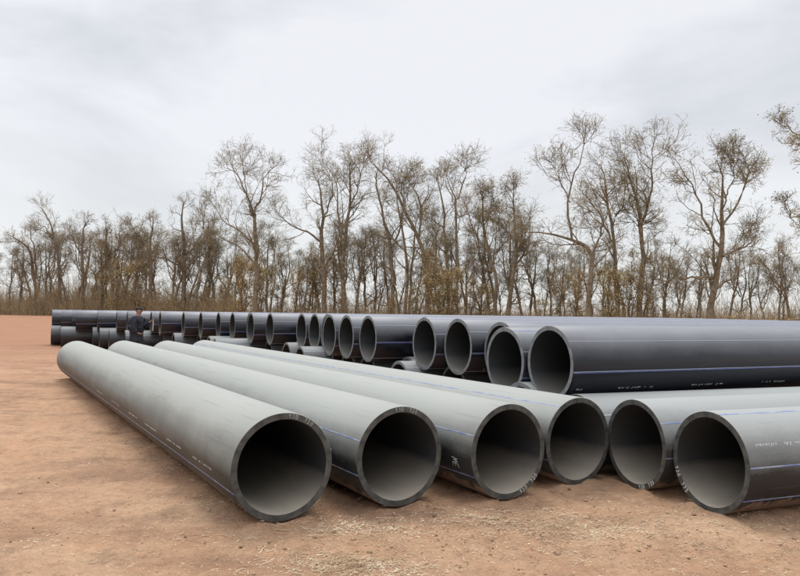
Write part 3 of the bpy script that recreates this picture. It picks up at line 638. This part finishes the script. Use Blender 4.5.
# ------------------------------------------------------------------ litter on the soil near the viewer
M_straw = mat('straw', (.52, .39, .25), .9, .1, (1.6, (.80, .68, .50), .38, .62))
M_clod = mat('soil_clods', (.20, .125, .08), .97, .1, (4, (.46, .32, .22), .38, .62))
g = Grow(21); r = g.r
cl = [(-.30, 4.95, .26, 2200), (-.35, 5.75, .34, 1600), (-2.3, 8.4, .5, 1500), (-3.6, 10.8, .5, 900), (.9, 6.1, .3, 1200), (1.6, 5.9, .35, 1500), (-1.3, 6.6, .35, 900), (-1.9, 7.8, .4, 800), (-2.9, 9.5, .5, 700), (1.0, 5.9, .45, 700), (1.9, 6.2, .6, 1000), (.6, 5.4, .6, 500), (2.6, 5.6, .7, 800), (-2.2, 6.4, 1.3, 700), (-4, 9, 2.2, 800), (3.2, 5.2, .7, 350), (-1.2, 5.0, 1.0, 700), (0, 8, 5, 3500), (1.5, 5.2, 1.6, 2200), (-2.5, 5.6, 1.4, 1800), (3.4, 5.6, .9, 900), (-2.4, 8.6, .5, 500), (-6, 14, 4, 900)]
C = np.concatenate([np.stack([r.normal(cx_, s_, n_), r.normal(cy_, s_ * .55, n_)], 1) for cx_, cy_, s_, n_ in cl]); C = C[C[:, 1] > 3.5]
n = len(C); a = r.uniform(0, 2 * PI, n); ln = r.gamma(1.4, .0055, n) + .002
z0 = soil_z(C[:, 0], C[:, 1]) + .005
p0 = np.stack([C[:, 0], C[:, 1], z0], 1); dv = np.stack([np.cos(a), np.sin(a), r.uniform(-.05, .35, n)], 1) * ln[:, None]
g.tubes(np.stack([p0, p0 + dv, p0 + dv * 2 + np.array([0, 0, -.002])], 1), np.outer(r.uniform(.0008, .0034, n), [1, .9, .5]), 3)
so = link('straw_litter', g.mesh('straw_litter', M_straw, False)); tag(so, 'pale straw bits scattered over the bare soil round the front pipes', 'straw', kind='stuff')
g = Grow(22); r = g.r
ico = bmesh.new(); bmesh.ops.create_icosphere(ico, subdivisions=1, radius=1); ico.verts.ensure_lookup_table()
IV = np.array([v_.co[:] for v_ in ico.verts]); IF = np.array([[v_.index for v_ in f_.verts] for f_ in ico.faces]); ico.free()
n = 3200; X = np.concatenate([r.normal(0, 3.2, n // 2), r.normal(1.2, 1.3, n - n // 2)]); Y = 4.0 + r.gamma(2.2, 1.6, n); Y[n // 2:] = r.normal(5.6, .5, n - n // 2)
sz = r.gamma(1.1, .0028, n) + .002; Z = soil_z(X, Y) + sz * .25
Vv = (IV[None] * (1 + .35 * r.normal(size=(n, 12, 3)) * .5) * sz[:, None, None] * np.array([1.2, 1.2, .5])) + np.stack([X, Y, Z], 1)[:, None]
Ff = IF[None] + (np.arange(n) * 12)[:, None, None]
co = link('soil_clods', mesh_np('soil_clods', Vv.reshape(-1, 3), Ff.reshape(-1, 3), M_clod)); tag(co, 'small brown clods and pebbles loose on the soil', 'clods', kind='stuff')

# ------------------------------------------------------------------ person by the stack
def skin(name, verts, edges, radii, parent, m_, root=0, sub=2):
    me = bpy.data.meshes.new(name); me.from_pydata([Vector(v_) for v_ in verts], edges, []); o = link(name, me, parent)
    md = o.modifiers.new('s', 'SKIN'); md.use_smooth_shade = True
    for i_, rd in enumerate(radii): me.skin_vertices[0].data[i_].radius = rd if isinstance(rd, tuple) else (rd, rd)
    me.skin_vertices[0].data[root].use_root = True
    o.modifiers.new('d', 'SUBSURF').levels = sub
    o.modifiers['d'].render_levels = sub
    dg = bpy.context.evaluated_depsgraph_get(); ev = bpy.data.meshes.new_from_object(o.evaluated_get(dg))
    o.modifiers.clear(); o.data = ev; ev.name = name
    if m_: ev.materials.clear(); ev.materials.append(m_)
    for p in ev.polygons: p.use_smooth = True
    return o
M_skin = mat('skin', (.30, .175, .13), .6); M_coat = mat('dark_jacket', (.022, .024, .032), .85, .2, (8, (.04, .043, .055), .4, .7), (18, .5, .01))
M_trs = mat('dark_trousers', (.018, .020, .026), .9, .2); M_cap = mat('dark_cap', (.015, .014, .015), .8); M_shoe = mat('black_boots', (.012, .012, .012), .5)
M_tape = mat('white_strip', (.75, .75, .74), .5)
pp = at(137, 313, 21.0); pz = float(ground_z(pp[0], pp[1])) - .012
man = empty('person', (pp[0], pp[1], pz)); tag(man, 'person in dark jacket and cap facing right beside the pipe stack, forearm raised', 'person')
# body: faces +x (right), slightly towards the viewer (-y)
bv = [(0, 0, .96), (0, 0, 1.10), (.01, 0, 1.28), (.015, 0, 1.44), (.03, 0, 1.53), (.05, 0, 1.60), (.065, 0, 1.68), (.06, 0, 1.755),
      (.01, -.10, .90), (.05, -.11, .50), (.0, -.11, .10), (.17, -.12, .045),
      (-.01, .10, .90), (-.02, .11, .50), (-.07, .11, .10), (.10, .12, .045),
      (.01, -.19, 1.42), (.0, -.25, 1.17), (.12, -.24, 1.03),
      (.02, .19, 1.43), (.20, .19, 1.20), (.36, .12, 1.36)]
be = [(0, 1), (1, 2), (2, 3), (3, 4), (4, 5), (5, 6), (6, 7), (0, 8), (8, 9), (9, 10), (10, 11), (0, 12), (12, 13), (13, 14), (14, 15), (3, 16), (16, 17), (17, 18), (3, 19), (19, 20), (20, 21)]
br = [.13, .13, .15, .13, .065, .07, .098, .075, .095, .06, .042, .035, .095, .06, .042, .035, .055, .042, .03, .055, .042, .03]
skin('body', bv, be, br, man, M_skin)
skin('jacket', [(0, 0, .80), (0, 0, .96), (0, 0, 1.12), (.01, 0, 1.28), (.015, 0, 1.43), (.03, 0, 1.555), (.01, -.20, 1.42), (.0, -.26, 1.17), (.115, -.24, 1.035), (.02, .20, 1.43), (.20, .19, 1.20), (.355, .122, 1.355)],
     [(0, 1), (1, 2), (2, 3), (3, 4), (4, 5), (4, 6), (6, 7), (7, 8), (4, 9), (9, 10), (10, 11)], [(.20, .24), (.19, .23), (.19, .22), (.20, .23), (.17, .19), .10, .10, .085, .062, .10, .085, .06], man, M_coat, 1)
skin('trousers', [(0, 0, 1.0), (0, 0, .93), (.01, -.10, .84), (.05, -.11, .50), (.0, -.11, .12), (-.01, .10, .84), (-.02, .11, .50), (-.07, .11, .12)],
     [(0, 1), (1, 2), (2, 3), (3, 4), (1, 5), (5, 6), (6, 7)], [.14, .14, .11, .078, .068, .11, .078, .068], man, M_trs, 1)
for hx, hy in ((.0, -.11), (-.07, .11)):
    skin('boot', [(hx - .05, hy, .06), (hx + .02, hy, .065), (hx + .13, hy, .045), (hx + .2, hy, .04), (hx, hy, .17)], [(0, 1), (1, 2), (2, 3), (1, 4)], [.05, .055, .045, .035, .055], man, M_shoe, 1)
def hand(wx, wy, wz, dx, dz, curl):
    """palm, four fingers and thumb as one surface, pointing along (dx, dz) in the x-z plane"""
    D = Vector((dx, 0, dz)).normalized(); Sd = Vector((0, 1, 0)); Nn = D.cross(Sd); w0 = Vector((wx, wy, wz))
    vs = [w0, w0 + D * .05, w0 + D * .085]; es = [(0, 1), (1, 2)]; rs = [.026, (.036, .02), (.036, .016)]
    for q_, (o_, l_) in enumerate(((-.030, .07), (-.010, .08), (.010, .076), (.030, .06))):
        b_ = len(vs); a0 = w0 + D * .095 + Sd * o_; a1 = a0 + (D * math.cos(curl * .5) + Nn * math.sin(curl * .5)) * l_ * .5; a2 = a1 + (D * math.cos(curl * 1.4) + Nn * math.sin(curl * 1.4)) * l_ * .5
        vs += [a0, a1, a2]; es += [(2, b_), (b_, b_ + 1), (b_ + 1, b_ + 2)]; rs += [.010, .009, .0075]
    b_ = len(vs); vs += [w0 + D * .045 + Sd * -.045, w0 + D * .075 + Sd * -.06 + Nn * .02]; es += [(1, b_), (b_, b_ + 1)]; rs += [.012, .009]
    return skin('hand', vs, es, rs, man, M_skin, 1, 1)
hand(.12, -.24, 1.03, .9, -.3, .7); hand(.36, .12, 1.36, .9, .5, .6)
# face details and cap
def blob(name, loc, scl, m_, seg=16):
    bm = bmesh.new(); bmesh.ops.create_uvsphere(bm, u_segments=seg, v_segments=seg // 2 + 2, radius=1)
    bmesh.ops.scale(bm, vec=scl, verts=bm.verts); bmesh.ops.translate(bm, vec=loc, verts=bm.verts)
    me = bpy.data.meshes.new(name); bm.to_mesh(me); bm.free()
    for p in me.polygons: p.use_smooth = True
    return link(name, me, man, m_)
M_eye = mat('dark_eye', (.02, .015, .012), .3); M_hair = mat('dark_hair', (.03, .022, .017), .8); M_lip = mat('lips', (.32, .14, .11), .6)
blob('nose', (.158, -.005, 1.675), (.022, .013, .024), M_skin); blob('mouth', (.140, -.005, 1.632), (.010, .024, .006), M_lip)
for s_ in (-1, 1):
    blob('eye', (.138, .033 * s_ - .005, 1.702), (.010, .012, .008), M_eye); blob('ear', (.055, .086 * s_, 1.68), (.022, .010, .032), M_skin)
blob('hair', (.038, 0, 1.705), (.086, .084, .075), M_hair)
cp = blob('cap', (.05, 0, 1.745), (.108, .095, .050), M_cap, 24); blob('cap_peak', (.150, 0, 1.728), (.050, .070, .011), M_cap)
# white strip hanging from the raised hand
bm = bmesh.new(); vs = []
for q_ in range(9):
    t_ = q_ / 8; x_ = .455 + .005 * math.sin(t_ * 5); z_ = 1.44 - t_ * .36
    vs.append([bm.verts.new((x_ + dx_, .10 + .004 * math.cos(t_ * 6) + dy_, z_)) for dx_, dy_ in ((-.009, -.001), (.009, -.001), (.009, .001), (-.009, .001))])
for a_, b_ in zip(vs[:-1], vs[1:]):
    for q_ in range(4): bm.faces.new((a_[q_], a_[(q_ + 1) % 4], b_[(q_ + 1) % 4], b_[q_]))
bm.faces.new(vs[0]); bm.faces.new(vs[-1][::-1])
me = bpy.data.meshes.new('hanging_strip'); bm.to_mesh(me); bm.free()
st = link('hanging_strip', me, None, M_tape); st.location = (pp[0], pp[1], pz)
tag(st, 'thin white strip hanging from the raised hand of the person by the stack', 'strip')
for o in bpy.data.objects:      # pen strokes, print dashes and leaves are too small to pick apart
    if o.name.split('.')[0] in ('chalk_mark', 'printed_line', 'leaves'): o['kind'] = 'stuff'
